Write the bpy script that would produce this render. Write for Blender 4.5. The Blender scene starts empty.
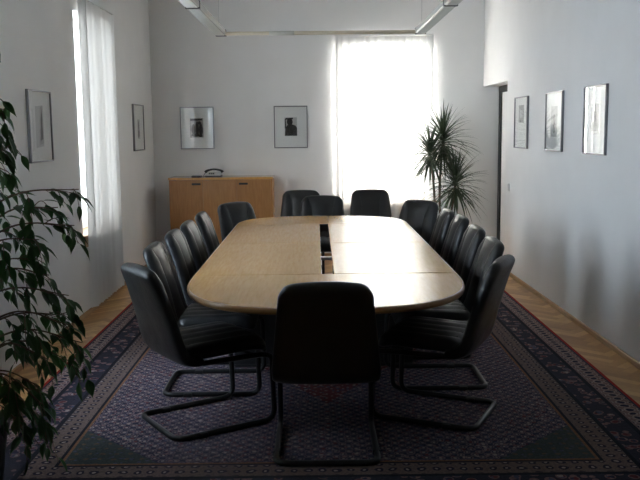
import bpy, bmesh, math, random
from mathutils import Vector, Matrix
R = math.radians
random.seed(7)
scene = bpy.context.scene
COL = scene.collection

# ------------------------------------------------------------------ camera
cam_d = bpy.data.cameras.new('camera'); cam = bpy.data.objects.new('camera', cam_d); COL.objects.link(cam)
cam_d.sensor_width = 36; cam_d.lens = 845.4/640*36; cam_d.clip_start = .05
_p, _r, _y = .1296, .0105, .0033
fw = Vector((math.sin(_y)*math.cos(_p), math.cos(_y)*math.cos(_p), -math.sin(_p)))
rt0 = Vector((math.cos(_y), -math.sin(_y), 0)); up0 = rt0.cross(fw)
rt = rt0*math.cos(_r) - up0*math.sin(_r); up = rt0*math.sin(_r) + up0*math.cos(_r)
cam.matrix_world = Matrix(((rt.x, up.x, -fw.x, 0), (rt.y, up.y, -fw.y, 0), (rt.z, up.z, -fw.z, 1.55), (0, 0, 0, 1)))
scene.camera = cam

# ------------------------------------------------------------------ world, light, exposure
world = bpy.data.worlds.new('sky'); scene.world = world; world.use_nodes = True
wb = world.node_tree.nodes['Background']; wb.inputs[0].default_value = (.75, .86, 1, 1); wb.inputs[1].default_value = 1.0
scene.view_settings.view_transform = 'Standard'; scene.view_settings.look = 'None'
scene.view_settings.gamma = 1; scene.view_settings.use_curve_mapping = False
scene.view_settings.exposure = 0.63
scene.cycles.caustics_reflective = False

def area(name, loc, rot, sx, sy, power, color):
    d = bpy.data.lights.new(name, 'AREA'); d.shape = 'RECTANGLE'; d.size = sx; d.size_y = sy
    d.energy = power; d.color = color
    o = bpy.data.objects.new(name, d); COL.objects.link(o); o.location = loc; o.rotation_euler = rot
    return o
# daylight standing outside the three windows
area('daylight', (.45, 11.5, 1.75), (R(-90), 0, 0), 2.9, 2.4, 1450, (1, .985, .96))
area('daylight', (-3.1, 7.15, 1.75), (0, R(-90), 0), 2.4, 2.9, 225, (.92, .96, 1))
area('daylight', (-3.1, 3.9, 1.75), (0, R(-90), 0), 2.4, 2.9, 760, (.68, .83, 1))

# ------------------------------------------------------------------ mesh helpers
class MB:
    def __init__(s): s.v = []; s.f = []; s.mi = []; s.m = 0
    def add(s, vs, fs):
        o = len(s.v); s.v += [tuple(v) for v in vs]; s.f += [tuple(i+o for i in f) for f in fs]; s.mi += [s.m]*len(fs); return s
    def box(s, x0, x1, y0, y1, z0, z1):
        return s.add([(x0,y0,z0),(x1,y0,z0),(x1,y1,z0),(x0,y1,z0),(x0,y0,z1),(x1,y0,z1),(x1,y1,z1),(x0,y1,z1)],
                     [(0,3,2,1),(4,5,6,7),(0,1,5,4),(1,2,6,5),(2,3,7,6),(3,0,4,7)])
    def prism(s, pts, z0, z1):
        n = len(pts)
        return s.add([(x,y,z0) for x,y in pts]+[(x,y,z1) for x,y in pts],
                     [tuple(range(n-1,-1,-1)), tuple(range(n,2*n))]+[(i,(i+1)%n,n+(i+1)%n,n+i) for i in range(n)])
    def loft(s, rings, closed=False, caps=True):
        n = len(rings[0]); k = len(rings); vs = [p for r in rings for p in r]; fs = []
        for a in range(k if closed else k-1):
            b = (a+1) % k
            for i in range(n):
                j = (i+1) % n; fs.append((a*n+i, a*n+j, b*n+j, b*n+i))
        if caps and not closed: fs += [tuple(range(n-1,-1,-1)), tuple(range((k-1)*n, k*n))]
        return s.add(vs, fs)
    def tube(s, pts, r, n=10, closed=False):
        pts = [Vector(p) for p in pts]; k = len(pts); rings = []; nrm = None
        for i, p in enumerate(pts):
            if closed: t = pts[(i+1)%k]-pts[i-1]
            else: t = pts[min(i+1,k-1)]-pts[max(i-1,0)]
            t.normalize()
            if nrm is None: nrm = t.orthogonal().normalized()
            else: nrm = (nrm - t*nrm.dot(t)).normalized()
            b = t.cross(nrm); rr = r[i] if isinstance(r, (list, tuple)) else r
            rings.append([p + nrm*rr*math.cos(2*math.pi*j/n) + b*rr*math.sin(2*math.pi*j/n) for j in range(n)])
        return s.loft(rings, closed)
    def lathe(s, prof, c=(0,0,0), n=32):
        rings = [[(c[0]+r*math.cos(2*math.pi*j/n), c[1]+r*math.sin(2*math.pi*j/n), c[2]+z) for j in range(n)] for r, z in prof]
        return s.loft(rings)
    def build(s, name, mats, parent=None, smooth=False, bevel=0, loc=None):
        me = bpy.data.meshes.new(name); me.from_pydata(s.v, [], s.f)
        bm = bmesh.new(); bm.from_mesh(me); bmesh.ops.recalc_face_normals(bm, faces=bm.faces); bm.to_mesh(me); bm.free()
        for m in (mats if isinstance(mats, (list, tuple)) else [mats]): me.materials.append(m)
        for p, i in zip(me.polygons, s.mi): p.material_index = i
        if smooth:
            for p in me.polygons: p.use_smooth = True
        o = bpy.data.objects.new(name, me); COL.objects.link(o)
        if parent: o.parent = parent
        if loc: o.location = loc
        if bevel:
            b = o.modifiers.new('bevel', 'BEVEL'); b.width = bevel; b.segments = 3; b.limit_method = 'ANGLE'; b.angle_limit = R(40)
        return o

def fillet(pts, r, n=6):
    pts = [Vector(p) for p in pts]; out = [pts[0]]
    for a, b, c in zip(pts, pts[1:], pts[2:]):
        d1 = (a-b).normalized(); d2 = (c-b).normalized(); q = min(r, (a-b).length*.49, (c-b).length*.49)
        p0, p2 = b+d1*q, b+d2*q
        for i in range(n+1):
            t = i/n; out.append(p0*(1-t)**2 + b*2*t*(1-t) + p2*t*t)
    out.append(pts[-1]); return out

def spline(pts, n=8):
    P = [Vector(p) for p in pts]; P = [P[0]*2-P[1]] + P + [P[-1]*2-P[-2]]; out = []
    for i in range(1, len(P)-2):
        a, b, c, d = P[i-1:i+3]
        for k in range(n):
            t = k/n
            out.append(.5*((2*b)+(c-a)*t+(2*a-5*b+4*c-d)*t*t+(-a+3*b-3*c+d)*t**3))
    out.append(P[-2]); return out

def thing(name, label, cat, loc=(0,0,0), rz=0, group=None):
    o = bpy.data.objects.new(name, None); COL.objects.link(o); o.empty_display_size = .1
    o.location = loc; o.rotation_euler = (0, 0, rz); o['label'] = label; o['category'] = cat
    if group: o['group'] = group
    return o
def tag(o, label, cat, group=None):
    o['label'] = label; o['category'] = cat
    if group: o['group'] = group
    return o
def struct(o): o['kind'] = 'structure'; return o
def copy_tree(o, parent=None):
    c = o.copy(); COL.objects.link(c)
    if parent: c.parent = parent
    for ch in list(o.children): copy_tree(ch, c)
    return c

# ------------------------------------------------------------------ materials
def new_mat(name):
    m = bpy.data.materials.new(name); m.use_nodes = True; nt = m.node_tree
    return m, nt, nt.nodes['Principled BSDF']
def noise(nt, scale, detail=4, coords='Object', vec=(1,1,1), rough=.5):
    tc = nt.nodes.new('ShaderNodeTexCoord'); mp = nt.nodes.new('ShaderNodeMapping'); mp.inputs['Scale'].default_value = vec
    nt.links.new(tc.outputs[coords], mp.inputs[0])
    t = nt.nodes.new('ShaderNodeTexNoise'); t.inputs['Scale'].default_value = scale; t.inputs['Detail'].default_value = detail
    t.inputs['Roughness'].default_value = rough
    nt.links.new(mp.outputs[0], t.inputs['Vector']); return t
def ramp(nt, src, stops, interp='LINEAR'):
    r = nt.nodes.new('ShaderNodeValToRGB'); r.color_ramp.interpolation = interp
    e = r.color_ramp.elements
    while len(e) < len(stops): e.new(.5)
    for el, (p, c) in zip(e, stops): el.position = p; el.color = (*c, 1)
    nt.links.new(src, r.inputs[0]); return r
def bump(nt, bsdf, src, strength, dist=.01):
    b = nt.nodes.new('ShaderNodeBump'); b.inputs['Strength'].default_value = strength; b.inputs['Distance'].default_value = dist
    nt.links.new(src, b.inputs['Height']); nt.links.new(b.outputs[0], bsdf.inputs['Normal'])
def simple(name, c, rough=.5, metal=0, var=.08, scale=30, bmp=0, spec=.5):
    m, nt, b = new_mat(name)
    n = noise(nt, scale)
    r = ramp(nt, n.outputs['Fac'], [(.25, tuple(x*(1-var) for x in c)), (.75, tuple(min(1, x*(1+var)) for x in c))])
    nt.links.new(r.outputs[0], b.inputs['Base Color']); b.inputs['Roughness'].default_value = rough
    b.inputs['Metallic'].default_value = metal; b.inputs['Specular IOR Level'].default_value = spec
    if bmp: bump(nt, b, n.outputs['Fac'], bmp)
    return m
def wood(name, c0, c1, vec, rough=.35, scale=6):
    m, nt, b = new_mat(name)
    n = noise(nt, scale, 6, vec=vec, rough=.6); n2 = noise(nt, 1.3, 2)
    r = ramp(nt, n.outputs['Fac'], [(.3, c0), (.7, c1)])
    mx = nt.nodes.new('ShaderNodeMixRGB'); mx.blend_type = 'MULTIPLY'; mx.inputs[0].default_value = .35
    r2 = ramp(nt, n2.outputs['Fac'], [(.3, (.82,.80,.76)), (.7, (1,1,1))])
    nt.links.new(r.outputs[0], mx.inputs[1]); nt.links.new(r2.outputs[0], mx.inputs[2])
    nt.links.new(mx.outputs[0], b.inputs['Base Color']); b.inputs['Roughness'].default_value = rough
    return m
def glass_mat(name):
    m, nt, b = new_mat(name); nt.nodes.remove(b)
    tr = nt.nodes.new('ShaderNodeBsdfTransparent'); gl = nt.nodes.new('ShaderNodeBsdfGlossy'); gl.inputs['Roughness'].default_value = .01
    fr = nt.nodes.new('ShaderNodeFresnel'); fr.inputs['IOR'].default_value = 1.52
    ge = nt.nodes.new('ShaderNodeNewGeometry'); iv = nt.nodes.new('ShaderNodeMath'); iv.operation = 'SUBTRACT'; iv.inputs[0].default_value = 1; nt.links.new(ge.outputs['Backfacing'], iv.inputs[1])
    mu = nt.nodes.new('ShaderNodeMath'); mu.operation = 'MULTIPLY'; nt.links.new(fr.outputs[0], mu.inputs[0]); nt.links.new(iv.outputs[0], mu.inputs[1])
    mx = nt.nodes.new('ShaderNodeMixShader'); nt.links.new(mu.outputs[0], mx.inputs[0]); nt.links.new(tr.outputs[0], mx.inputs[1]); nt.links.new(gl.outputs[0], mx.inputs[2])
    nt.links.new(mx.outputs[0], nt.nodes['Material Output'].inputs['Surface']); return m
def translucent_mat(name, c, fac, rough_var=.04):
    m, nt, b = new_mat(name); nt.nodes.remove(b)
    n = noise(nt, 4, 3, vec=(6, 6, .3))
    r = ramp(nt, n.outputs['Fac'], [(.3, tuple(x*(1-rough_var) for x in c)), (.7, c)])
    df = nt.nodes.new('ShaderNodeBsdfDiffuse'); tl = nt.nodes.new('ShaderNodeBsdfTranslucent')
    mx = nt.nodes.new('ShaderNodeMixShader'); mx.inputs[0].default_value = fac
    nt.links.new(r.outputs[0], df.inputs[0]); nt.links.new(r.outputs[0], tl.inputs[0])
    nt.links.new(df.outputs[0], mx.inputs[1]); nt.links.new(tl.outputs[0], mx.inputs[2])
    nt.links.new(mx.outputs[0], nt.nodes['Material Output'].inputs['Surface']); return m

M = {}
M['wall'] = simple('wall_paint', (.84,.835,.82), .75, var=.02, scale=3, bmp=.02, spec=.25)
M['ceiling'] = simple('ceiling_paint', (.87,.87,.85), .9, var=.02, scale=3)
M['white'] = simple('white_lacquer', (.78,.78,.76), .35, var=.02)
M['skirt'] = wood('skirting_wood', (.36,.20,.08), (.50,.29,.12), (12,1,12), .45)
M['sill'] = wood('sill_wood', (.34,.19,.09), (.45,.27,.13), (12,1,12), .4)
M['table'] = wood('beech_veneer', (.60,.31,.09), (.70,.40,.14), (14,1.2,1), .16, 5)
M['tedge'] = wood('beech_edge', (.30,.155,.055), (.40,.22,.09), (2,2,30), .3)
M['cab'] = wood('cabinet_beech', (.34,.15,.038), (.43,.205,.064), (10,10,1), .38)
M['subfloor'] = simple('subfloor_brown', (.05,.035,.02), .8)  # even dark brown, only on the slab under the parquet
M['black'] = simple('black_plastic', (.012,.012,.013), .4)
M['tube'] = simple('black_steel_tube', (.006,.0065,.007), .38, var=.05, spec=.4)
M['silver'] = simple('grey_metal_frame', (.22,.22,.23), .35, metal=.7, var=.05)
M['mat'] = simple('passepartout_card', (.80,.81,.79), .9, var=.01)
M['glass'] = glass_mat('clear_glass')
M['blind'] = translucent_mat('blind_fabric', (.92,.92,.905), .21)
M['pot'] = simple('dark_planter', (.05,.045,.04), .5)
M['soil'] = simple('potting_soil', (.03,.02,.012), .95, var=.4, scale=80, bmp=.5)
M['bark'] = simple('bark', (.12,.085,.055), .85, var=.3, scale=60, bmp=.4)
M['lamp'] = simple('lamp_housing', (.70,.69,.62), .25, var=.02)
M['tubebeige'] = simple('beige_tube', (.66,.58,.44), .4, var=.03)
M['louvre'] = simple('lamp_louvre', (.62,.61,.55), .3, var=.03)
M['phonegrey'] = simple('phone_shell', (.66,.65,.62), .4, var=.03)
M['alu'] = simple('brushed_metal', (.45,.45,.45), .3, metal=.9, var=.05)
def leather():
    m, nt, b = new_mat('black_leather')
    n = noise(nt, 220, 3); n2 = noise(nt, 9, 4, vec=(1,1,1))
    r = ramp(nt, n2.outputs['Fac'], [(.3, (.006,.0065,.0075)), (.75, (.010,.0105,.0115))]); nt.links.new(r.outputs[0], b.inputs['Base Color'])
    r2 = ramp(nt, n2.outputs['Fac'], [(.3, (.34,)*3), (.7, (.46,)*3)]); nt.links.new(r2.outputs[0], b.inputs['Roughness'])
    ad = nt.nodes.new('ShaderNodeMath'); ad.operation = 'MULTIPLY_ADD'; ad.inputs[1].default_value = .12
    nt.links.new(n.outputs['Fac'], ad.inputs[0]); nt.links.new(n2.outputs['Fac'], ad.inputs[2]); b.inputs['Specular IOR Level'].default_value = .42
    bump(nt, b, ad.outputs[0], .35, .012); return m
M['leather'] = leather()
def leaf_mat(name, c0, c1, rough=.35):
    m, nt, b = new_mat(name); n = noise(nt, 9, 3)
    r = ramp(nt, n.outputs['Fac'], [(.3, c0), (.7, c1)]); nt.links.new(r.outputs[0], b.inputs['Base Color']); b.inputs['Roughness'].default_value = rough
    tl = nt.nodes.new('ShaderNodeBsdfTranslucent'); nt.links.new(r.outputs[0], tl.inputs[0])
    mx = nt.nodes.new('ShaderNodeMixShader'); mx.inputs[0].default_value = .2
    nt.links.new(b.outputs[0], mx.inputs[1]); nt.links.new(tl.outputs[0], mx.inputs[2]); nt.links.new(mx.outputs[0], nt.nodes['Material Output'].inputs['Surface'])
    return m
M['ficus'] = leaf_mat('ficus_leaf', (.016,.060,.012), (.040,.120,.024), .45)
M['drac'] = leaf_mat('dragon_tree_leaf', (.03,.05,.025), (.06,.085,.045), .4)

class NX:                                   # tiny expression builder for math nodes
    def __init__(s, nt, sock): s.nt = nt; s.k = sock
    def _op(s, op, o=None, o2=None):
        n = s.nt.nodes.new('ShaderNodeMath'); n.operation = op; s.nt.links.new(s.k, n.inputs[0])
        for i, q in ((1, o), (2, o2)):
            if q is None: continue
            if isinstance(q, NX): s.nt.links.new(q.k, n.inputs[i])
            else: n.inputs[i].default_value = q
        return NX(s.nt, n.outputs[0])
    def __add__(s, o): return s._op('ADD', o)
    def __sub__(s, o): return s._op('SUBTRACT', o)
    def __mul__(s, o): return s._op('MULTIPLY', o)
    def abs(s): return s._op('ABSOLUTE')
    def min(s, o): return s._op('MINIMUM', o)
    def max(s, o): return s._op('MAXIMUM', o)
    def lt(s, o): return s._op('LESS_THAN', o)
    def gt(s, o): return s._op('GREATER_THAN', o)
    def mod(s, o): return s._op('FLOORED_MODULO', o)
    def sqrt(s): return s._op('SQRT')
def mixc(nt, fac, a, b):
    m = nt.nodes.new('ShaderNodeMixRGB')
    nt.links.new(fac.k if isinstance(fac, NX) else fac, m.inputs[0])
    for i, c in ((1, a), (2, b)):
        if isinstance(c, tuple): m.inputs[i].default_value = (*c, 1)
        else: nt.links.new(c, m.inputs[i])
    return m.outputs[0]
RX0, RX1, RY0, RY1 = -1.70, 1.79, 3.30, 8.70
def rug_mat():
    m, nt, b = new_mat('persian_rug'); HW, HL = (RX1-RX0)/2, (RY1-RY0)/2
    tc = nt.nodes.new('ShaderNodeTexCoord'); sp = nt.nodes.new('ShaderNodeSeparateXYZ'); nt.links.new(tc.outputs['Object'], sp.inputs[0])
    wn = noise(nt, 14, 2); ws = nt.nodes.new('ShaderNodeSeparateColor'); nt.links.new(wn.outputs['Color'], ws.inputs[0])
    x, y = NX(nt, sp.outputs[0]), NX(nt, sp.outputs[1])
    dx = (x.abs()*-1)+HW; dy = (y.abs()*-1)+HL; d = dx.min(dy)
    def vor(scale, feature='F1'):
        v = nt.nodes.new('ShaderNodeTexVoronoi'); v.inputs['Scale'].default_value = scale; v.feature = feature
        nt.links.new(tc.outputs['Object'], v.inputs['Vector']); return v
    def dots(period, off=0., ox=0.):                    # lattice of rosettes, every second row shifted
        u = (x+ox+(NX(nt, ws.outputs[0])-.5)*.035).mod(period)-period/2; w = (y+off+(NX(nt, ws.outputs[1])-.5)*.035).mod(period)-period/2
        return (u*u+w*w).sqrt()
    v1 = vor(34); v2 = vor(17); v3 = vor(60)
    sepc = nt.nodes.new('ShaderNodeSeparateColor'); nt.links.new(v1.outputs['Color'], sepc.inputs[0]); rnd = NX(nt, sepc.outputs[0]); rnd2 = NX(nt, sepc.outputs[1])
    navy, red, cream, green, rose, blue, brown = (.040,.042,.075), (.15,.04,.045), (.42,.34,.31), (.065,.080,.078), (.26,.16,.16), (.095,.10,.16), (.14,.10,.07)
    # floral speckle palette
    pal = ramp(nt, rnd.k, [(0, red), (.22, blue), (.42, rose), (.6, navy), (.78, cream), (.9, red)], 'CONSTANT').outputs[0]
    blob = NX(nt, v1.outputs['Distance']).lt(.40)
    # field
    field = mixc(nt, blob, navy, pal)
    r1 = dots(.066); r2 = dots(.066, .033, .033)
    ring = ((r1-.017).abs().lt(.0035)).max((r2-.017).abs().lt(.0035))
    field = mixc(nt, ring, field, (.21,.155,.175))
    heart = r1.lt(.0075).max(r2.lt(.0075)); field = mixc(nt, heart, field, cream)
    # central medallion and corner spandrels
    med = ((x.abs()*1.0)+(y.abs()*.55)).lt(.75); medc = mixc(nt, blob, red, pal); medc = mixc(nt, heart, medc, cream); field = mixc(nt, med, field, medc)
    span = ((dx-.50)+(dy-.50)).lt(.44); spc = mixc(nt, blob*NX(nt, sepc.outputs[2]).gt(.45), green, blue); spc = mixc(nt, r1.lt(.012), spc, brown); field = mixc(nt, span, field, spc)
    # border bands by distance from the edge
    band = ramp(nt, (d*(1/.6)).k, [(0,(.42,.03,.025)), (.030,navy), (.05,(.26,.17,.165)), (.25,(.02,.02,.03)), (.29,(.042,.042,.062)), (.52,(.02,.02,.03)), (.56,(.20,.145,.125)), (.77,(.02,.02,.03)), (.80,(.26,.13,.07)), (.825,navy)], 'CONSTANT').outputs[0]
    g1 = dots(.065); s1 = g1.lt(.020)
    inner = d.gt(.034)*d.lt(.14); mid = d.gt(.178)*d.lt(.31); in2 = d.gt(.34)*d.lt(.46)
    band = mixc(nt, inner*s1, band, (.03,.03,.06)); band = mixc(nt, inner*(g1-.026).abs().lt(.004), band, cream)
    band = mixc(nt, mid*NX(nt, v2.outputs['Distance']).lt(.33), band, pal); band = mixc(nt, mid*(NX(nt, v2.outputs['Distance'])-.38).abs().lt(.05), band, rose)
    band = mixc(nt, in2*s1, band, (.035,.03,.05)); band = mixc(nt, in2*g1.lt(.008), band, cream)
    fin = mixc(nt, d.lt(.495), field, band)
    nz = noise(nt, 90, 3); var = ramp(nt, nz.outputs['Fac'], [(.3,(.45,.45,.46)), (.7,(.82,.80,.81))])
    mu = nt.nodes.new('ShaderNodeMixRGB'); mu.blend_type = 'MULTIPLY'; mu.inputs[0].default_value = 1
    nt.links.new(fin, mu.inputs[1]); nt.links.new(var.outputs[0], mu.inputs[2]); nt.links.new(mu.outputs[0], b.inputs['Base Color'])
    b.inputs['Roughness'].default_value = .95; b.inputs['Specular IOR Level'].default_value = .1
    bump(nt, b, nz.outputs['Fac'], .4, .004); return m
def parquet_mat():
    m, nt, b = new_mat('oak_parquet')
    at = nt.nodes.new('ShaderNodeAttribute'); at.attribute_name = 'stave_tone'
    n = noise(nt, 25, 5)
    r = ramp(nt, at.outputs['Fac'], [(0,(.35,.17,.055)), (.5,(.52,.28,.10)), (1,(.65,.39,.155))])
    mu = nt.nodes.new('ShaderNodeMixRGB'); mu.blend_type = 'MULTIPLY'; mu.inputs[0].default_value = .5
    r2 = ramp(nt, n.outputs['Fac'], [(.3,(.7,.65,.6)), (.7,(1,1,1))]); nt.links.new(r.outputs[0], mu.inputs[1]); nt.links.new(r2.outputs[0], mu.inputs[2])
    nt.links.new(mu.outputs[0], b.inputs['Base Color']); b.inputs['Roughness'].default_value = .38; return m

# ------------------------------------------------------------------ the room
XL, D, CEIL, YB = -1.97, 10.30, 3.35, -1.6
def XR(y): return 2.132 - .0113*y
TH = .34
# floor: herringbone staves, each its own face with its own tone
def build_floor():
    W, L = .07, .35
    vs, fs, tone = [], [], []
    c45 = math.sqrt(.5)
    def put(cx, cy, ax, ay):                 # axis-aligned stave in rotated frame
        g = .0012
        q = [(cx+g, cy+g), (cx+ax-g, cy+g), (cx+ax-g, cy+ay-g), (cx+g, cy+ay-g)]
        w = [((a-b)*c45, (a+b)*c45 + 4) for a, b in q]
        if max(p[0] for p in w) < XL or min(p[0] for p in w) > 2.3 or max(p[1] for p in w) < 2.8 or min(p[1] for p in w) > D: return
        o = len(vs); vs.extend((min(max(p[0], XL-.02), 2.35), min(max(p[1], 2.8), D+.02), 0) for p in w); fs.append((o, o+1, o+2, o+3)); tone.append(random.random())
    for i in range(-75, 80):
        for k in range(-8, 9):
            bx, by = i*W + k*L, i*W - k*L
            put(bx, by, L, W); put(bx+L, by+W-L, W, L)
    o = len(vs); vs.extend([(XL-.3, YB-.2, -.0015), (2.5, YB-.2, -.0015), (2.5, D+.3, -.0015), (XL-.3, D+.3, -.0015)]); fs.append((o, o+1, o+2, o+3)); tone.append(.15)
    me = bpy.data.meshes.new('floor'); me.from_pydata(vs, [], fs)
    a = me.attributes.new('stave_tone', 'FLOAT', 'FACE')
    for i, t in enumerate(tone): a.data[i].value = t
    me.materials.append(parquet_mat())
    f = bpy.data.objects.new('floor', me); COL.objects.link(f); struct(f)
    struct(MB().box(XL-.4, 2.6, YB-.3, D+.4, -.2, -.004).build('floor_slab', M['subfloor']))
build_floor()
struct(MB().box(XL-.4, 2.6, YB-.3, D+.4, CEIL, CEIL+.2).build('ceiling', M['ceiling']))

ZS, ZH = .64, 2.54                          # window sill and head
def wall_with_windows_left(spans):
    m = MB(); ys = [YB]
    for a, b in spans:
        m.box(XL-TH, XL, ys[-1], a, 0, CEIL); m.box(XL-TH, XL, a, b, 0, ZS); m.box(XL-TH, XL, a, b, ZH, CEIL); ys.append(b)
    m.box(XL-TH, XL, ys[-1], D+TH, 0, CEIL)
    return struct(m.build('wall_left', M['wall']))
wall_with_windows_left([(3.72, 4.92), (7.07, 8.16)])
BX0, BX1 = .29, 1.34
m = MB(); m.box(XL, BX0, D, D+TH, 0, CEIL).box(BX1, 2.26, D, D+TH, 0, CEIL).box(BX0, BX1, D, D+TH, 0, ZS).box(BX0, BX1, D, D+TH, ZH, CEIL)
struct(m.build('wall_back', M['wall']))
# right wall, slightly out of square, with a door recess against the back wall
YD, ZD = 9.06, 2.045
def slab(m, y0, y1, z0, z1):
    m.add([(XR(y0),y0,z0),(2.6,y0,z0),(2.6,y1,z0),(XR(y1),y1,z0),(XR(y0),y0,z1),(2.6,y0,z1),(2.6,y1,z1),(XR(y1),y1,z1)],
          [(0,3,2,1),(4,5,6,7),(0,1,5,4),(1,2,6,5),(2,3,7,6),(3,0,4,7)])
m = MB(); slab(m, YB, YD, 0, CEIL); slab(m, YD, D, ZD, CEIL); m.box(2.27, 2.6, YD, D, 0, ZD)
struct(m.build('wall_right', M['wall']))
struct(MB().box(XL-TH, 2.6, YB-.3, YB, 0, CEIL).build('wall_front', M['wall']))
# skirtings
struct(MB().box(XL, XL+.018, YB, D, 0, .045).build('baseboard_left', M['skirt'], bevel=.008))
m = MB(); m.add([(XR(YB)-.018,YB,0),(XR(YB),YB,0),(XR(YD),YD,0),(XR(YD)-.018,YD,0),(XR(YB)-.018,YB,.045),(XR(YB),YB,.045),(XR(YD),YD,.045),(XR(YD)-.018,YD,.045)],
                [(0,3,2,1),(4,5,6,7),(0,1,5,4),(1,2,6,5),(2,3,7,6),(3,0,4,7)])
struct(m.build('baseboard_right', M['skirt'], bevel=.008))
struct(MB().box(XL+.02, 2.2, D-.018, D, 0, .045).build('baseboard_back', M['skirt'], bevel=.008))
# door in the recess: pale leaf in a dark frame
dr = struct(MB().box(2.225, 2.262, YD+.02, D-.10, .01, ZD-.075).build('door_1', M['white'], bevel=.003))
fm = MB().box(2.205, 2.27, D-.10, D, 0, ZD).box(2.205, 2.27, YD, D-.10, ZD-.075, ZD)
fm.build('door_frame', simple('dark_door_frame', (.035,.033,.03), .5), dr)
hd = MB().tube(fillet([(2.225, 9.25, 1.05), (2.17, 9.25, 1.05), (2.17, 9.37, 1.05)], .02), .009, 8); hd.build('door_handle', M['alu'], dr, smooth=True)

def window(n, x0, x1, place):
    """frame, sash, pane and sill; local x along the wall, y out of the room"""
    w = bpy.data.objects.new('window_%d' % n, None); COL.objects.link(w); struct(w); place(w)
    f = MB(); y0, y1 = .16, .22
    zs = ZS+.04
    f.box(x0, x0+.06, y0, y1, zs, ZH).box(x1-.06, x1, y0, y1, zs, ZH).box(x0+.06, x1-.06, y0, y1, zs, zs+.07).box(x0+.06, x1-.06, y0, y1, ZH-.07, ZH)
    xc = (x0+x1)/2; f.box(xc-.05, xc+.05, y0, y1, zs+.07, ZH-.07)
    f.build('window_frame', M['white'], w, bevel=.006)
    MB().box(x0+.06, xc-.05, .185, .192, zs+.07, ZH-.07).box(xc+.05, x1-.06, .185, .192, zs+.07, ZH-.07).build('window_pane', M['glass'], w)
    MB().box(x0+.02, x1+.13, -.016, 0, ZS-.06, zs).box(x0+.002, x1-.002, 0, .30, ZS, zs).build('window_sill', M['sill'], w, bevel=.004)
    return w
def at_back(w): w.location = (0, D, 0)
def at_left(yc):
    def f(w): w.location = (XL, yc, 0); w.rotation_euler = (0, 0, R(90))
    return f
window(1, BX0, BX1, at_back)
window(2, -.545, .545, at_left(7.615))
window(3, -.60, .60, at_left(4.32))

# ------------------------------------------------------------------ vertical blinds
def blind(label, w, ztop, zbot, turn, place):
    t = thing('vertical_blind', label, 'blind', group='white vertical blinds'); place(t)
    MB().box(-w/2, w/2, -.022, .022, ztop-.022, ztop).build('head_rail', M['white'], t, bevel=.004)
    v = MB(); pitch = .082; n = int(round(w/pitch)); pitch = w/n; sl = .089
    for i in range(n):
        xc = -w/2 + pitch*(i+.5); a = R(turn) + random.uniform(-.16, .16); sway = random.uniform(-.004, .004)
        rows = 7; rings = []
        for k in range(rows+1):
            z = ztop-.024 + (zbot-ztop+.024)*k/rows
            aa = a + .03*math.sin(k*.9+i); ca, sa = math.cos(aa), math.sin(aa)
            ring = []
            for q in range(5):                       # shallow curve across the vane
                u = (q/4-.5)*sl; bow = .006*(1-(2*q/4-1)**2)
                ring.append((xc + u*ca + sway*k/rows, u*sa + bow, z))
            for q in range(4, -1, -1):
                u = (q/4-.5)*sl; bow = .006*(1-(2*q/4-1)**2) - .0008
                ring.append((xc + u*ca + sway*k/rows, u*sa + bow, z))
            rings.append(ring)
        v.loft(rings)
    v.build('vanes', M['blind'], t, smooth=False)
    c = MB(); c.tube([(-w/2+.03, -.036, ztop-.035), (-w/2+.03, -.038, 1.2), (-w/2+.035, -.036, .75)], .0022, 6); c.build('pull_cord', M['white'], t)
blind('floor-length vertical blind glowing white on the end wall beside the dragon tree', 1.165, 2.672, .05, -9, lambda t: setattr(t, 'location', (.822, D-.055, 0)))
def lb(y):
    def f(t): t.location = (XL+.042, y, 0); t.rotation_euler = (0, 0, R(90))
    return f
blind('floor-length pale vertical blind on the left wall between two framed pictures', 1.07, 2.672, .05, -24, lb(7.685))
blind('floor-length vertical blind behind the weeping fig, out at the left edge', 1.25, 2.672, .05, -28, lb(4.32))

# ------------------------------------------------------------------ rug
rug = MB().box(-(RX1-RX0)/2, (RX1-RX0)/2, -(RY1-RY0)/2, (RY1-RY0)/2, 0, .008).build('persian_rug', rug_mat(), loc=((RX0+RX1)/2, (RY0+RY1)/2, .0006))
tag(rug, 'large patterned navy and dark red Persian rug under the table on the parquet', 'rug')
RZ = .0088                                   # rug surface

# ------------------------------------------------------------------ conference table
TX, TW, TZ0, TZ1 = .043, .737, .708, .742
YA, YM0, YMM, YM1, YE = 3.79, 4.715, 6.03, 7.29, 7.98
SL0, SL1 = .022, .094
tb = thing('conference_table', 'long pale beech conference table with rounded ends and a central cable slot', 'table', (0, 0, RZ))
tb_off = -RZ
def end_panel(y0, b, sgn):
    pts = []; N = 36; e = 2/2.7
    for i in range(N+1):
        a = math.pi*i/N; c, s = math.cos(a), math.sin(a)
        pts.append((TX + TW*math.copysign(abs(c)**e, c), y0 + sgn*b*abs(s)**e))
    return pts
def panel(pts):
    top = MB(); top.prism(pts, TZ0+tb_off, TZ1+tb_off); top.build('tabletop_panel', M['table'], tb, bevel=.0012)
g = .004
panel(end_panel(YM0-g, YM0-g-YA, -1)); panel(end_panel(YM1+g, YE-YM1-g, 1))
for ya, yb in ((YM0+g, YMM-g), (YMM+g, YM1-g)):
    for xa, xb in ((TX-TW, SL0), (SL1, TX+TW)):
        panel([(xa, ya), (xb, ya), (xb, yb), (xa, yb)])
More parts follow.
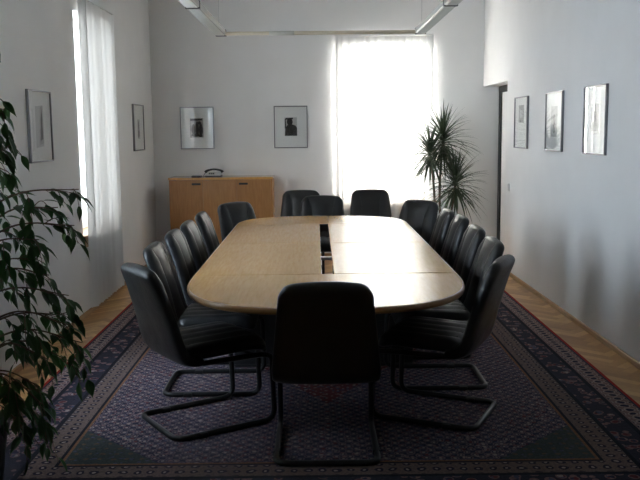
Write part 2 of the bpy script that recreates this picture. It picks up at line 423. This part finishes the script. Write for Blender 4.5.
# rounded darker solid-wood lip all round
out = end_panel(YM0, YM0-YA, -1) + [(TX-TW, YMM)] + end_panel(YM1, YE-YM1, 1)[::-1] + [(TX+TW, YMM)]
lip = MB(); nO = len(out); rings = []
for i, (x, y) in enumerate(out):
    p = Vector(out[i-1]); q = Vector(out[(i+1) % nO]); tdir = (q-p).normalized(); nr = Vector((tdir.y, -tdir.x))
    if nr.dot(Vector((x-TX, y-5.9))) < 0: nr = -nr
    ring = []
    for k in range(9):
        a = -math.pi/2 + math.pi*k/8
        ring.append((x + nr.x*(.001+.011*math.cos(a)), y + nr.y*(.001+.011*math.cos(a)), (TZ0+TZ1)/2+tb_off + (TZ1-TZ0)/2*.985*math.sin(a)))
    rings.append(ring)
lip.loft(rings, closed=True).build('table_edge', M['tedge'], tb, smooth=True)
fr = MB()
for x0, x1 in ((-.47, -.43), (.50, .54)): fr.box(x0, x1, 4.35, 7.55, .64, TZ0-.002)
for y in (4.35, 7.51): fr.box(-.47, .54, y, y+.04, .65, TZ0-.002)
fr.build('table_frame', M['black'], tb, loc=(0, 0, tb_off))
for xa, xb, y in ((TX-TW+.03, TX+TW-.03, YM0), (TX-TW+.03, TX+TW-.03, YM1), (TX-TW+.03, SL0, YMM), (SL1, TX+TW-.03, YMM)):
    MB().box(xa, xb, y-.012, y+.012, TZ0-.012, TZ1-.003).build('panel_joint', M['black'], tb, loc=(0, 0, tb_off))
MB().box(SL0-.03, SL1+.03, 5.62, 5.68, .68, .70).build('slot_bridge', M['alu'], tb, bevel=.003, loc=(0,0,tb_off))
for xa, xb, y, foot in ((-.55, -.03, 5.42, .025), (.13, .62, 5.42, .025), (-.235, -.03, 7.16, .24), (.13, .325, 7.16, .24)):
    l = MB(); l.box(xa, xb, y-.025, y+.025, .02, .64).box(xa, xb, y-foot, y+foot, 0, .02)
    l.build('table_leg', M['black'], tb, bevel=.005)

# ------------------------------------------------------------------ cantilever chairs
def sq(a, w, d, e):                          # superellipse point
    c, s = math.cos(a), math.sin(a)
    return w*math.copysign(abs(c)**e, c), d*math.copysign(abs(s)**e, s)
BACK = [(.165,.388), (.105,.394), (.060,.420), (.036,.48), (.010,.58), (-.020,.68), (-.053,.78), (-.090,.868)]
def back_surface():
    P = spline([(0, y, z) for y, z in BACK], 6); L = [0]
    for a, b in zip(P, P[1:]): L.append(L[-1]+(b-a).length)
    T = L[-1]; out = []
    for i, p in enumerate(P):
        t = (P[min(i+1, len(P)-1)]-P[max(i-1, 0)]).normalized(); nrm = Vector((0, t.z, -t.y))   # towards the sitter
        h = p.z; w = .252 - .046*max(0, (h-.45)/.42) ; th = .034
        dtop = T-L[i]; rc = .072
        if dtop < rc: w -= rc - math.sqrt(max(0, rc*rc-(rc-dtop)**2)); 
        if dtop < .03: th *= math.sqrt(max(.02, 1-(1-dtop/.03)**2))
        if L[i] < .03: th *= math.sqrt(max(.02, 1-(1-L[i]/.03)**2))
        out.append((p, nrm, w, th, dtop))
    # extra rings close to the top edge for a round corner
    return out
def make_chair():
    t = thing('conference_chair', 'x', 'chair')
    S = back_surface(); m = MB(); rings = []
    p0, n0, w0, th0, _ = S[-1]
    tdir = (S[-1][0]-S[-2][0]).normalized(); fine = S[:-6]; base = S[-7]
    # resample the last stretch finely
    start = S[-7][0]; span = (S[-1][0]-start)
    for k in range(1, 15):
        f = math.sin(k/14*math.pi/2); p = start + span*f; dtop = span.length*(1-f); rc = .072
        w = .252-.046*max(0, (p.z-.45)/.42)
        if dtop < rc: w -= rc - math.sqrt(max(0, rc*rc-(rc-dtop)**2))
        th = .034*(math.sqrt(max(.01, 1-(1-dtop/.03)**2)) if dtop < .03 else 1)
        fine.append((p, S[-3][1], w, th, dtop))
    def hx(z, w): return min(.100 + .055*max(0, (z-.66)/.22)**2 + .05*max(0, (.66-z)/.25)**2, w-.04)
    def front(x, w, th, z, dt):               # sitter's side: raised hourglass panel between two bolsters
        q = th*max(0, 1-(abs(x)/w)**3.6)**(1/3.6); h = hx(z, w); fade = min(1, dt/.09)
        if abs(x) < h: q += fade*.017*(1-(x/h)**2)
        elif abs(x) < w: q += fade*.012*math.sin(math.pi*(abs(x)-h)/(w-h))
        return q
    for p, nrm, w, th, dt in fine:
        ring = []; crown = .007*max(0, 1-dt/.12)
        for j in range(45):
            f = j/22-1; x = w*math.copysign(abs(f)**.85, f)
            ring.append(tuple(p + Vector((x, 0, crown*(1-(x/w)**2))) + nrm*front(x, w, th, p.z, dt)))
        for j in range(1, 24):
            x, d = sq(math.pi*j/24, w, th, .55); ring.append(tuple(p + Vector((x, 0, crown*(1-(x/w)**2))) - nrm*d))
        rings.append(ring)
    m.loft(rings)
    bk = m.build('backrest', M['leather'], t, smooth=True)
    # piped seams: an hourglass pair running down the front of the back
    pip = MB()
    for sx in (-1, 1):
        pts = []
        for p, nrm, w, th, dt in fine[3:-6]:
            x = hx(p.z, w); d = front(x, w, th, p.z, dt)
            pts.append(p + Vector((sx*x, 0, 0)) + nrm*(d+.001))
        pip.tube(pts, .0035, 6)
    pip.build('piping', M['leather'], bk, smooth=True)
    # rim seam round the shell
    # seat cushion
    s = MB(); rings = []; y0, y1 = .085, .545
    for k in range(25):
        f = .5-.5*math.cos(math.pi*k/24); y = y0+(y1-y0)*f; dd = min(y-y0, y1-y)
        w = .232 - (.05-math.sqrt(max(0, .05**2-(.05-dd)**2)) if dd < .05 else 0); th = .042*(math.sqrt(max(.01, 1-(1-dd/.04)**2)) if dd < .04 else 1)
        zc = .425 + .012*(f) - .03*max(0, (f-.75)/.25)**2
        ring = []
        for j in range(41):
            f = j/20-1; x = w*f
            ring.append((x, y, zc + th*max(0, 1-abs(f)**4)**.25 + .012*abs(math.sin(math.pi*min(1.5, abs(x)/.098)+math.pi/2))*min(1, dd/.06)*(abs(x) < .147) + .010*math.sin(math.pi*(abs(x)-.147)/.085)*min(1, dd/.06)*(.147 <= abs(x) < .232)))
        for j in range(1, 20):
            x, d = sq(math.pi*j/20, w, th, .5); ring.append((x, y, zc-d))
        rings.append(ring)
    s.loft(rings); st = s.build('seat', M['leather'], t, smooth=True)
    pip = MB()
    for x in (-.147, -.049, .049, .147):
        pts = []
        for k in range(4, 22):
            f = .5-.5*math.cos(math.pi*k/24); y = y0+(y1-y0)*f
            zc = .425+.012*f-.03*max(0, (f-.75)/.25)**2
            d = .042*(1-(abs(x)/.232)**4)**.25
            pts.append((x, y, zc+d+.0005))
        pip.tube(pts, .0035, 6)
    pip.build('piping', M['leather'], st, smooth=True)
    # one bent steel tube
    X, rr = .238, .0145
    P = [(-X+.02, .14, .378), (-X, .50, .378), (-X, .555, .36), (-X, .565, rr), (-X, 0, rr), (X, 0, rr), (X, .565, rr), (X, .555, .36), (X, .50, .378), (X-.02, .14, .378)]
    f = MB(); f.tube(fillet(P, .065, 8), rr, 12); f.tube([(-X+.02, .17, .378), (X-.02, .17, .378)], .010, 10); f.tube([(-X, .45, .378), (X, .45, .378)], .010, 10)
    f.build('sled_frame', M['tube'], t, smooth=True)
    for x in (-X, X):
        MB().box(x-.018, x+.018, .12, .17, 0, .026).build('glide', M['black'], t, bevel=.006)
    return t
chair0 = make_chair(); n_ch = 0
def chair(x, y, ang, label, z=RZ):
    global n_ch
    c = chair0 if n_ch == 0 else copy_tree(chair0); n_ch += 1
    c.location = (x, y, z); c.rotation_euler = (0, 0, R(ang)); c['label'] = label; c['group'] = 'black leather conference chairs'
# x, y of the rear of the runner; angle 0 faces +y
chair(.035, 3.74, 0, 'black leather chair seen squarely from behind at the near end of the table')
chair(-.842, 4.25, -57, 'black leather chair turned diagonally at the near rounded corner, window side of the table')
chair(.895, 4.37, 65, 'black leather chair turned diagonally at the near rounded corner, door side of the table')
for i, (x, y) in enumerate(((-.91, 5.03), (-.905, 5.71), (-.895, 6.29), (-.885, 6.98))):
    chair(x, y, -90, 'black leather chair on the window side of the table, %s from the near corner chair' % ('first', 'second', 'third', 'fourth')[i])
for i, (x, y) in enumerate(((1.0, 5.10), (1.025, 5.78), (1.045, 6.50), (1.02, 7.03))):
    chair(x, y, 90, 'black leather chair on the door side of the table, %s from the near corner chair' % ('first', 'second', 'third', 'fourth')[i])
chair(-.72, 7.88, -132, 'black leather chair at the far rounded table corner, in front of the wooden cabinet')
chair(.93, 7.92, 132, 'black leather chair at the far rounded table corner, in front of the dragon tree')
chair(.055, 8.55, 180, 'black leather chair pushed in at the far end of the table, facing the camera')
chair(-.175, 9.48, 180, 'black leather chair near the end wall between the wooden cabinet and the bright window', .001)
chair(.605, 9.48, 180, 'black leather chair standing directly before the bright window on the end wall', .001)

# ------------------------------------------------------------------ cabinet with telephone
cb = thing('cabinet', 'waist-high beech cabinet with three plain doors against the end wall', 'cabinet', (-1.118, 10.08, 0))
CX0, CX1, CF, CB_, CH = -.605, .603, -.22, .185, 1.012
m = MB(); m.box(CX0, CX0+.02, CF+.02, CB_, .06, CH-.025).box(CX1-.02, CX1, CF, CB_, .06, CH-.025).box(CX0+.02, CX1-.02, CF+.02, CB_, .06, .08).box(CX0+.02, CX1-.02, CB_-.01, CB_, .08, CH-.025)
m.box(CX0+.40, CX0+.418, CF+.025, CB_-.01, .08, CH-.025).box(CX0+.82, CX0+.838, CF+.025, CB_-.01, .08, CH-.025); m.build('carcass', M['cab'], cb, bevel=.002)
MB().box(CX0-.006, CX1+.006, CF-.006, CB_, CH-.025, CH).build('cabinet_top', M['table'], cb, bevel=.003)
MB().box(CX0+.02, CX1-.02, CF+.05, CB_-.02, 0, .06).build('plinth', M['black'], cb)
dw = (CX1-.02-CX0)/3
for i in range(3):
    x0 = CX0+dw*i+.002; x1 = CX0+dw*(i+1)-.002
    d = MB().box(x0, x1, CF, CF+.019, .075, CH-.031).build('cabinet_door', M['cab'], cb, bevel=.0015)
    if i != 1:
        hx = x1-.075 if i == 0 else x0+.075
        MB().box(hx-.052, hx+.052, CF-.006, CF+.001, .925, .948).build('handle', M['black'], d, bevel=.004)
CZ = CH
ph = thing('telephone', 'grey desk telephone with a dark handset on the cabinet', 'telephone', (-1.215, 10.02, CZ+.0005)); ph.scale = (.9, .9, .82)
MB().box(-.105, .105, -.10, .10, 0, .022).build('phone_base', M['black'], ph, bevel=.006)
m = MB(); m.add([(-.10,-.095,.022),(.10,-.095,.022),(.10,.095,.022),(-.10,.095,.022),(-.096,-.09,.035),(.096,-.09,.035),(.096,.09,.072),(-.096,.09,.072)],
                [(0,3,2,1),(4,5,6,7),(0,1,5,4),(1,2,6,5),(2,3,7,6),(3,0,4,7)]); m.build('phone_body', M['phonegrey'], ph, bevel=.006)
k = MB()
for i in range(3):
    for j in range(4): k.box(-.06+.026*i, -.042+.026*i, -.08+.022*j, -.066+.022*j, .038+.0045*j, .044+.0045*j)
k.build('keypad', M['black'], ph, bevel=.002)
h = MB(); hp = spline([(-.115,.045,.062), (-.085,.045,.088), (0,.045,.104), (.085,.045,.088), (.115,.045,.062)], 6)
h.tube(hp, [.014+.009*abs(2*i/(len(hp)-1)-1)**2 for i in range(len(hp))], 12); h.build('handset', M['black'], ph, smooth=True)
h = MB(); cp = spline([(-.115,.045,.055), (-.13,.02,.03), (-.138,-.05,.008), (-.125,-.08,.006), (-.095,-.05,.02)], 8); h.tube(cp, .005, 6); h.build('handset_cord', M['black'], ph, smooth=True)
tag(MB().box(-.055, .055, -.06, .06, 0, .018).build('notepad', M['black'], bevel=.003, loc=(-1.41, 9.97, CZ+.0005)), 'small flat dark notepad lying beside the telephone on the cabinet', 'notepad')

# ------------------------------------------------------------------ framed pictures
M['ink'] = simple('print_ink', (.035,.035,.037), .8, var=.5, scale=40)
M['paper'] = simple('print_paper', (.36,.36,.35), .85, var=.35, scale=26)
M['pale'] = simple('pale_print', (.52,.53,.52), .85, var=.06, scale=30)
def picture(label, w, h, place, draw):
    t = thing('framed_picture', label, 'picture', group='small framed pictures'); place(t)   # local x along wall, z up, -y into the room
    f = MB(); e = .011
    f.box(-w/2, w/2, -.022, 0, h/2-e, h/2).box(-w/2, w/2, -.022, 0, -h/2, -h/2+e).box(-w/2, -w/2+e, -.022, 0, -h/2+e, h/2-e).box(w/2-e, w/2, -.022, 0, -h/2+e, h/2-e)
    f.build('picture_frame', M['silver'], t, bevel=.002)
    MB().box(-w/2+e, w/2-e, -.010, -.004, -h/2+e, h/2-e).build('passepartout', M['mat'], t)
    p = MB(); draw(p); p.build('print', [M['paper'], M['ink'], M['pale']], t)
    MB().box(-w/2+e, w/2-e, -.0165, -.0145, -h/2+e, h/2-e).build('glass', M['glass'], t)
def flat(p, pts, lay, m):
    y = -.0104-.0003*lay; p.m = m; n = len(pts)
    p.add([(x, y, z) for x, z in pts]+[(x, -.010, z) for x, z in pts], [tuple(range(n)), tuple(range(2*n-1, n-1, -1))]+[(i, n+i, n+(i+1)%n, (i+1)%n) for i in range(n)])
def rect(p, x0, x1, z0, z1, lay, m): flat(p, [(x0,z0),(x1,z0),(x1,z1),(x0,z1)], lay, m)
def oval(p, cx, cz, rx, rz, lay, m): flat(p, [(cx+rx*math.cos(a*math.pi/9), cz+rz*math.sin(a*math.pi/9)) for a in range(18)], lay, m)
def d_portrait(p):
    rect(p, -.075, .075, -.105, .115, 0, 2)
    flat(p, [(-.072,-.105),(.075,-.105),(.075,-.01),(.055,.02),(.02,.03),(-.04,.025),(-.065,-.01)], 1, 1)
    oval(p, -.012, .062, .036, .042, 2, 1); flat(p, [(-.072,.088),(.03,.092),(.026,.112),(-.06,.11)], 3, 1); flat(p, [(-.072,-.02),(-.055,.0),(-.06,.09),(-.072,.09)], 4, 1)
def d_crowd(p):
    rect(p, -.085, .075, -.115, .115, 0, 0); flat(p, [(-.08,.085),(.065,.09),(.065,.115),(-.08,.112)], 1, 1)
    for i, (x, z, a, b) in enumerate([(-.045,-.02,.022,.07), (.0,-.01,.020,.09), (.045,-.02,.024,.075), (-.02,-.085,.05,.02), (.04,-.095,.025,.015), (.03,.06,.02,.02)]): oval(p, x, z, a, b, 2+i, 1)
def d_streak(p):
    flat(p, [(-.10,-.15),(.07,-.14),(.08,.15),(-.09,.14)], 0, 2); flat(p, [(-.03,-.13),(.065,-.12),(.06,.15),(.01,.13)], 1, 0); flat(p, [(.0,-.10),(.055,-.09),(.05,.13),(.02,.06)], 2, 1)
def d_small(p):
    rect(p, -.055, .06, -.12, .09, 0, 0)
    for i, (x, z, a, b) in enumerate([(.0,.02,.03,.05), (.02,-.06,.035,.04), (-.03,-.07,.02,.04)]): oval(p, x, z, a, b, 1+i, 1)
def d_block(p): rect(p, -.10, .10, .0, .17, 0, 0); rect(p, -.06, .05, .05, .12, 1, 2)
def d_sketch(p): rect(p, -.09, .09, -.13, .13, 0, 2); oval(p, 0, -.02, .05, .08, 1, 0)
def d_sketch2(p): rect(p, -.11, .11, -.10, .12, 0, 2); flat(p, [(-.08,-.08),(.08,-.08),(.05,.05),(-.02,.09)], 1, 0)
PW, PH = .405, .505
def on_left(y): return lambda t: (setattr(t, 'location', (XL, y, 1.594)), setattr(t, 'rotation_euler', (0, 0, R(90))))
def on_back(x): return lambda t: setattr(t, 'location', (x, D, 1.587))
def on_right(y): return lambda t: (setattr(t, 'location', (XR(y), y, 1.60)), setattr(t, 'rotation_euler', (0, 0, R(-90)-math.atan(-.0113))))
picture('framed print with a narrow dark vertical streak, beside the weeping fig', PW+.09, PH, on_left(6.07), d_streak)
picture('framed small dark print on the wall between the blind and the corner', PW+.13, PH, on_left(9.43), d_small)
picture('framed dark blotchy print above the wooden cabinet', PW, PH, on_back(-1.433), d_crowd)
picture('framed print of a dark silhouetted figure in a cap, beside the bright window', PW, PH, on_back(-.304), d_portrait)
picture('framed print with a grey block in its upper half, next to the door recess', PW+.09, PH, on_right(8.42), d_block)
picture('framed picture mirroring the dragon tree, middle one on its wall', PW+.08, PH, on_right(7.30), d_sketch)
picture('framed picture whose glass mirrors the white window, farthest one from the door recess', PW+.08, PH, on_right(6.268), d_sketch2)
tag(MB().box(-.006, .006, -.04, .04, -.04, .04).box(-.010, -.006, -.025, .025, -.028, .028).build('light_switch', M['white'], bevel=.002, loc=(XR(8.92)-.0065, 8.92, .93)), 'small white light switch on the wall next to the door recess', 'light switch')

# ------------------------------------------------------------------ pendant lighting frame over the table
pl = thing('pendant_light', 'pale U-shaped fluorescent lighting track hanging over the table', 'lamp', (.10, 5.9, 2.42))
AX = (-.97, .87)
Y0l, Yjl, Y1l = -1.6, .30, 2.06
for x in AX:
    for ya, yb in ((Y0l, Yjl-.02), (Yjl+.02, Y1l)):
        a = MB(); a.box(x-.05, x+.05, ya, yb, 0, .05); arm = a.build('lamp_arm', M['lamp'], pl, bevel=.008)
        l = MB(); l.box(x-.038, x+.038, ya+.02, yb-.02, -.003, .0005)
        n = int((yb-ya-.08)/.05)
        for i in range(n): l.box(x-.036, x+.036, ya+.05+i*.05, ya+.053+i*.05, -.007, -.003)
        l.build('louvre', M['louvre'], arm)
    MB().box(x-.052, x+.052, Yjl-.02, Yjl+.02, -.004, .053).build('joint', M['black'], pl)
    MB().box(x-.045, x+.052, Y1l, Y1l+.05, -.006, .054).build('end_cap', M['black'], pl)
    for y in (Y0l+.15, Yjl, Y1l-.1):
        MB().tube([(x, y, .05), (x, y, CEIL-2.42)], .0016, 6).build('suspension_cable', M['alu'], pl)
cr = MB(); cr.tube([(AX[0]+.05, Y1l-.03, .012), (AX[1]-.05, Y1l-.03, .012)], .017, 12); cr.build('cross_tube', M['tubebeige'], pl, smooth=True)
MB().tube([(-.52, Y1l-.03, .012), (-.29, Y1l-.03, .012)], .0205, 12).build('tube_sleeve', M['louvre'], pl, smooth=True)

# ------------------------------------------------------------------ plants
def blade(m, p, d, L, w, droop, rows=7):
    """long strap leaf, creased along the middle, arching down"""
    d = d.normalized(); side = d.cross(Vector((0, 0, 1)));
    if side.length < .05: side = Vector((1, 0, 0))
    side.normalize(); pos = Vector(p); cur = d.copy(); pts = []
    for i in range(rows+1):
        t = i/rows; ww = w*(.55+.45*min(1, t*5))*(1-t)**.6 if t < 1 else .0004
        nup = side.cross(cur).normalized()
        pts.append((pos-side*ww, pos-nup*ww*.35, pos+side*ww)); cur = (cur+Vector((0, 0, -droop/rows))).normalized(); pos = pos+cur*L/rows
    vs = [q for r in pts for q in r]; fs = []
    for i in range(rows):
        a, b = i*3, (i+1)*3; fs += [(a, a+1, b+1, b), (a+1, a+2, b+2, b+1)]
    m.add(vs, fs)
dt = thing('dragon_tree', 'spiky dragon tree with three leaf heads in front of the bright window', 'plant', (1.42, 9.78, 0))
MB().lathe([(.001,.0),(.135,0),(.17,.30),(.18,.30),(.18,.33),(.16,.33),(.155,.28),(.001,.28)]).build('planter', M['pot'], dt, smooth=False)
MB().lathe([(.001,.25),(.154,.25),(.154,.288),(.001,.292)]).build('soil', M['soil'], dt)
heads = [((-.11,-.02,1.28), (-.05,-.01,.28), .36, 130), ((.04,.02,1.42), (.03,.02,.28), .42, 170), ((.17,-.10,.93), (.05,-.03,.28), .40, 160)]
for k, (top, base, L, n) in enumerate(heads):
    b, tp = Vector(base), Vector(top); mid = (b+tp)/2 + Vector((.025*(-1)**k, .02, 0))
    pts = spline([b, mid, tp], 8); MB().tube(pts, [.016-.004*i/len(pts) for i in range(len(pts))], 10).build('stem', M['bark'], dt, smooth=True)
    m = MB(); rnd = random.Random(11+k)
    for i in range(n):
        f = i/n; el = R(80 - 118*f + rnd.uniform(-14, 14)); az = i*2.39996 + rnd.uniform(-.2, .2)
        d = Vector((math.cos(el)*math.cos(az), math.cos(el)*math.sin(az), math.sin(el)))
        p = tp + Vector((0, 0, .05-.16*f)) + Vector((d.x, d.y, 0))*.012
        LL = L*rnd.uniform(.75, 1.1)
        if p.y+d.y*LL > .42: LL *= .8
        elif d.z < .35: LL *= 1.12
        blade(m, p, d, LL, rnd.uniform(.011, .016), rnd.uniform(.5, 1.25))
    hd = m.build('leaf_head', M['drac'], dt)
    dt_y = .40
    for v in hd.data.vertices:
        if v.co.y > dt_y: v.co.y = dt_y - .02*random.random()
        if v.co.x > .56: v.co.x = .56

# weeping fig at the left edge
FX, FY = -1.52, 3.55
fg = thing('weeping_fig', 'leafy dark green weeping fig in a planter at the left edge of the photo', 'plant', (FX, FY, RZ))
MB().lathe([(.001,.0),(.12,0),(.155,.26),(.165,.26),(.165,.29),(.145,.29),(.14,.25),(.001,.25)]).build('planter', M['pot'], fg)
MB().lathe([(.001,.22),(.139,.22),(.139,.258),(.001,.262)]).build('soil', M['soil'], fg)
tr = spline([(0,0,.24), (.015,.01,.55), (-.01,.02,.95), (.02,0,1.35), (0,.02,1.75), (.02,.02,1.92)], 6)
MB().tube(tr, [.019-.013*i/len(tr) for i in range(len(tr))], 10).build('trunk', M['bark'], fg, smooth=True)
brm = MB(); lfm = MB(); rf = random.Random(5)
def ficus_leaf(p, d, L):
    d = d.normalized(); side = d.cross(Vector((rf.uniform(-.5,.5), rf.uniform(-.5,.5), 1))).normalized(); nup = side.cross(d).normalized(); w = L*rf.uniform(.20, .26)
    prof = [(0, .03), (.10, .45), (.28, .95), (.45, 1), (.62, .78), (.78, .40), (.90, .13), (1.0, .01)]; pts = []
    for t, ww in prof:
        c = p + d*(L*t) - nup*(L*.16*t*t) + Vector((0, 0, -L*.10*t*t)); pts.append((c-side*w*ww + nup*w*ww*.28, c, c+side*w*ww + nup*w*ww*.28))
    vs = [q for r in pts for q in r]; fs = []
    for i in range(len(pts)-1):
        a, b = i*3, i*3+3; fs += [(a, a+1, b+1, b), (a+1, a+2, b+2, b+1)]
    lfm.add(vs, fs)
def twig(p0, p1, n, L, sag):
    p0, p1 = Vector(p0), Vector(p1); mid = (p0+p1)/2 + Vector((0, 0, sag)); pts = spline([p0, mid, p1], 6)
    brm.tube(pts, [.0028-.002*i/len(pts) for i in range(len(pts))], 5)
    for i in range(n):
        f = (i+.6)/n; x = min(f, 1)*(len(pts)-1); a = min(int(x), len(pts)-2); p = pts[a].lerp(pts[a+1], x-a); td = (pts[a+1]-pts[a]).normalized()
        sd = td.cross(Vector((0, 0, 1)))
        sd = (sd.normalized() if sd.length > .1 else Vector((0, 1, 0)))*(1 if i % 2 else -1)
        d = td*rf.uniform(.5, 1.2) + sd*rf.uniform(.2, .7) + Vector((rf.uniform(-.2, .3), rf.uniform(-.2, .2), -rf.uniform(.1, .85)))
        q = p + d.normalized()*.016; brm.tube([p, q], .0010, 4); ficus_leaf(q, d, L*rf.uniform(.7, 1.15))
def branch(p0, p1, sag=.10, n=12, L=.078):
    p0, p1 = Vector(p0), Vector(p1); mid = (p0+p1)/2 + Vector((0, 0, sag)); pts = spline([p0, mid, p1], 8)
    brm.tube(pts, [.006-.004*i/len(pts) for i in range(len(pts))], 6)
    k = 4
    for i in range(k):
        p = pts[int((.40+.18*i)*(len(pts)-1))]; d = (p1-p0).normalized(); sd = d.cross(Vector((0, 0, 1))).normalized()*(1 if i % 2 else -1)
        r = rf.uniform(.10, .17); e = p + (d*rf.uniform(.3, .6) + sd*rf.uniform(.4, .9))*r + Vector((0, 0, -rf.uniform(.03, .16)))
        twig(p, e, max(3, n//3), L, .03)
    twig(pts[-6], p1 + Vector((0, 0, -.02)), 5, L, .005)
def tp(z):
    return min(tr, key=lambda q: abs(q.z-z))
# limbs reaching into the picture (relative to the trunk base)
for (z0, e, n) in [(1.50,(.21,.05,1.64),10), (1.46,(.20,.0,1.54),10), (1.40,(.19,.10,1.46),9), (1.42,(.13,-.05,1.50),10), (1.30,(.18,.12,1.38),8), (1.12,(.505,.06,1.30),14), (1.02,(.40,.10,1.22),13), (1.00,(.49,.02,1.15),15), (.95,(.36,-.05,1.10),14),
                   (.90,(.30,.10,1.00),13), (.80,(.34,.12,.92),14), (.78,(.44,.06,.84),14), (.70,(.46,.00,.72),14), (.66,(.40,.12,.74),14), (.62,(.475,.10,.62),15), (.58,(.36,-.02,.58),14), (.55,(.40,.16,.52),13),
                   (.50,(.30,.04,.44),13), (.48,(.34,-.04,.38),12), (.44,(.27,.08,.30),12), (.40,(.24,.0,.26),12), (.42,(.30,.12,.25),10)]:
    branch(tp(z0), e, .05+.05*rf.random(), n)
for i in range(34):                          # the rest of the crown, out of the picture on the left
    az = R(rf.uniform(80, 320)); z0 = rf.uniform(.5, 1.85); r = rf.uniform(.18, .40)*(1.05-.25*(z0-.5))
    e = Vector((r*math.cos(az), r*math.sin(az), z0+rf.uniform(-.2, .12)))
    if e.x < -.33: e.x = -.33
    branch(tp(z0-.05), e, .06, 11)
branch(tp(1.85), (.10,.03,2.02), .03, 9)
br = brm.build('branches', M['bark'], fg, smooth=True)
fo = lfm.build('foliage', M['ficus'], fg)
for o in (fo, br):
    for v in o.data.vertices:
        if v.co.x < -.36: v.co.x = -.36
        if v.co.z < .03: v.co.z = .03 + .004*random.random()
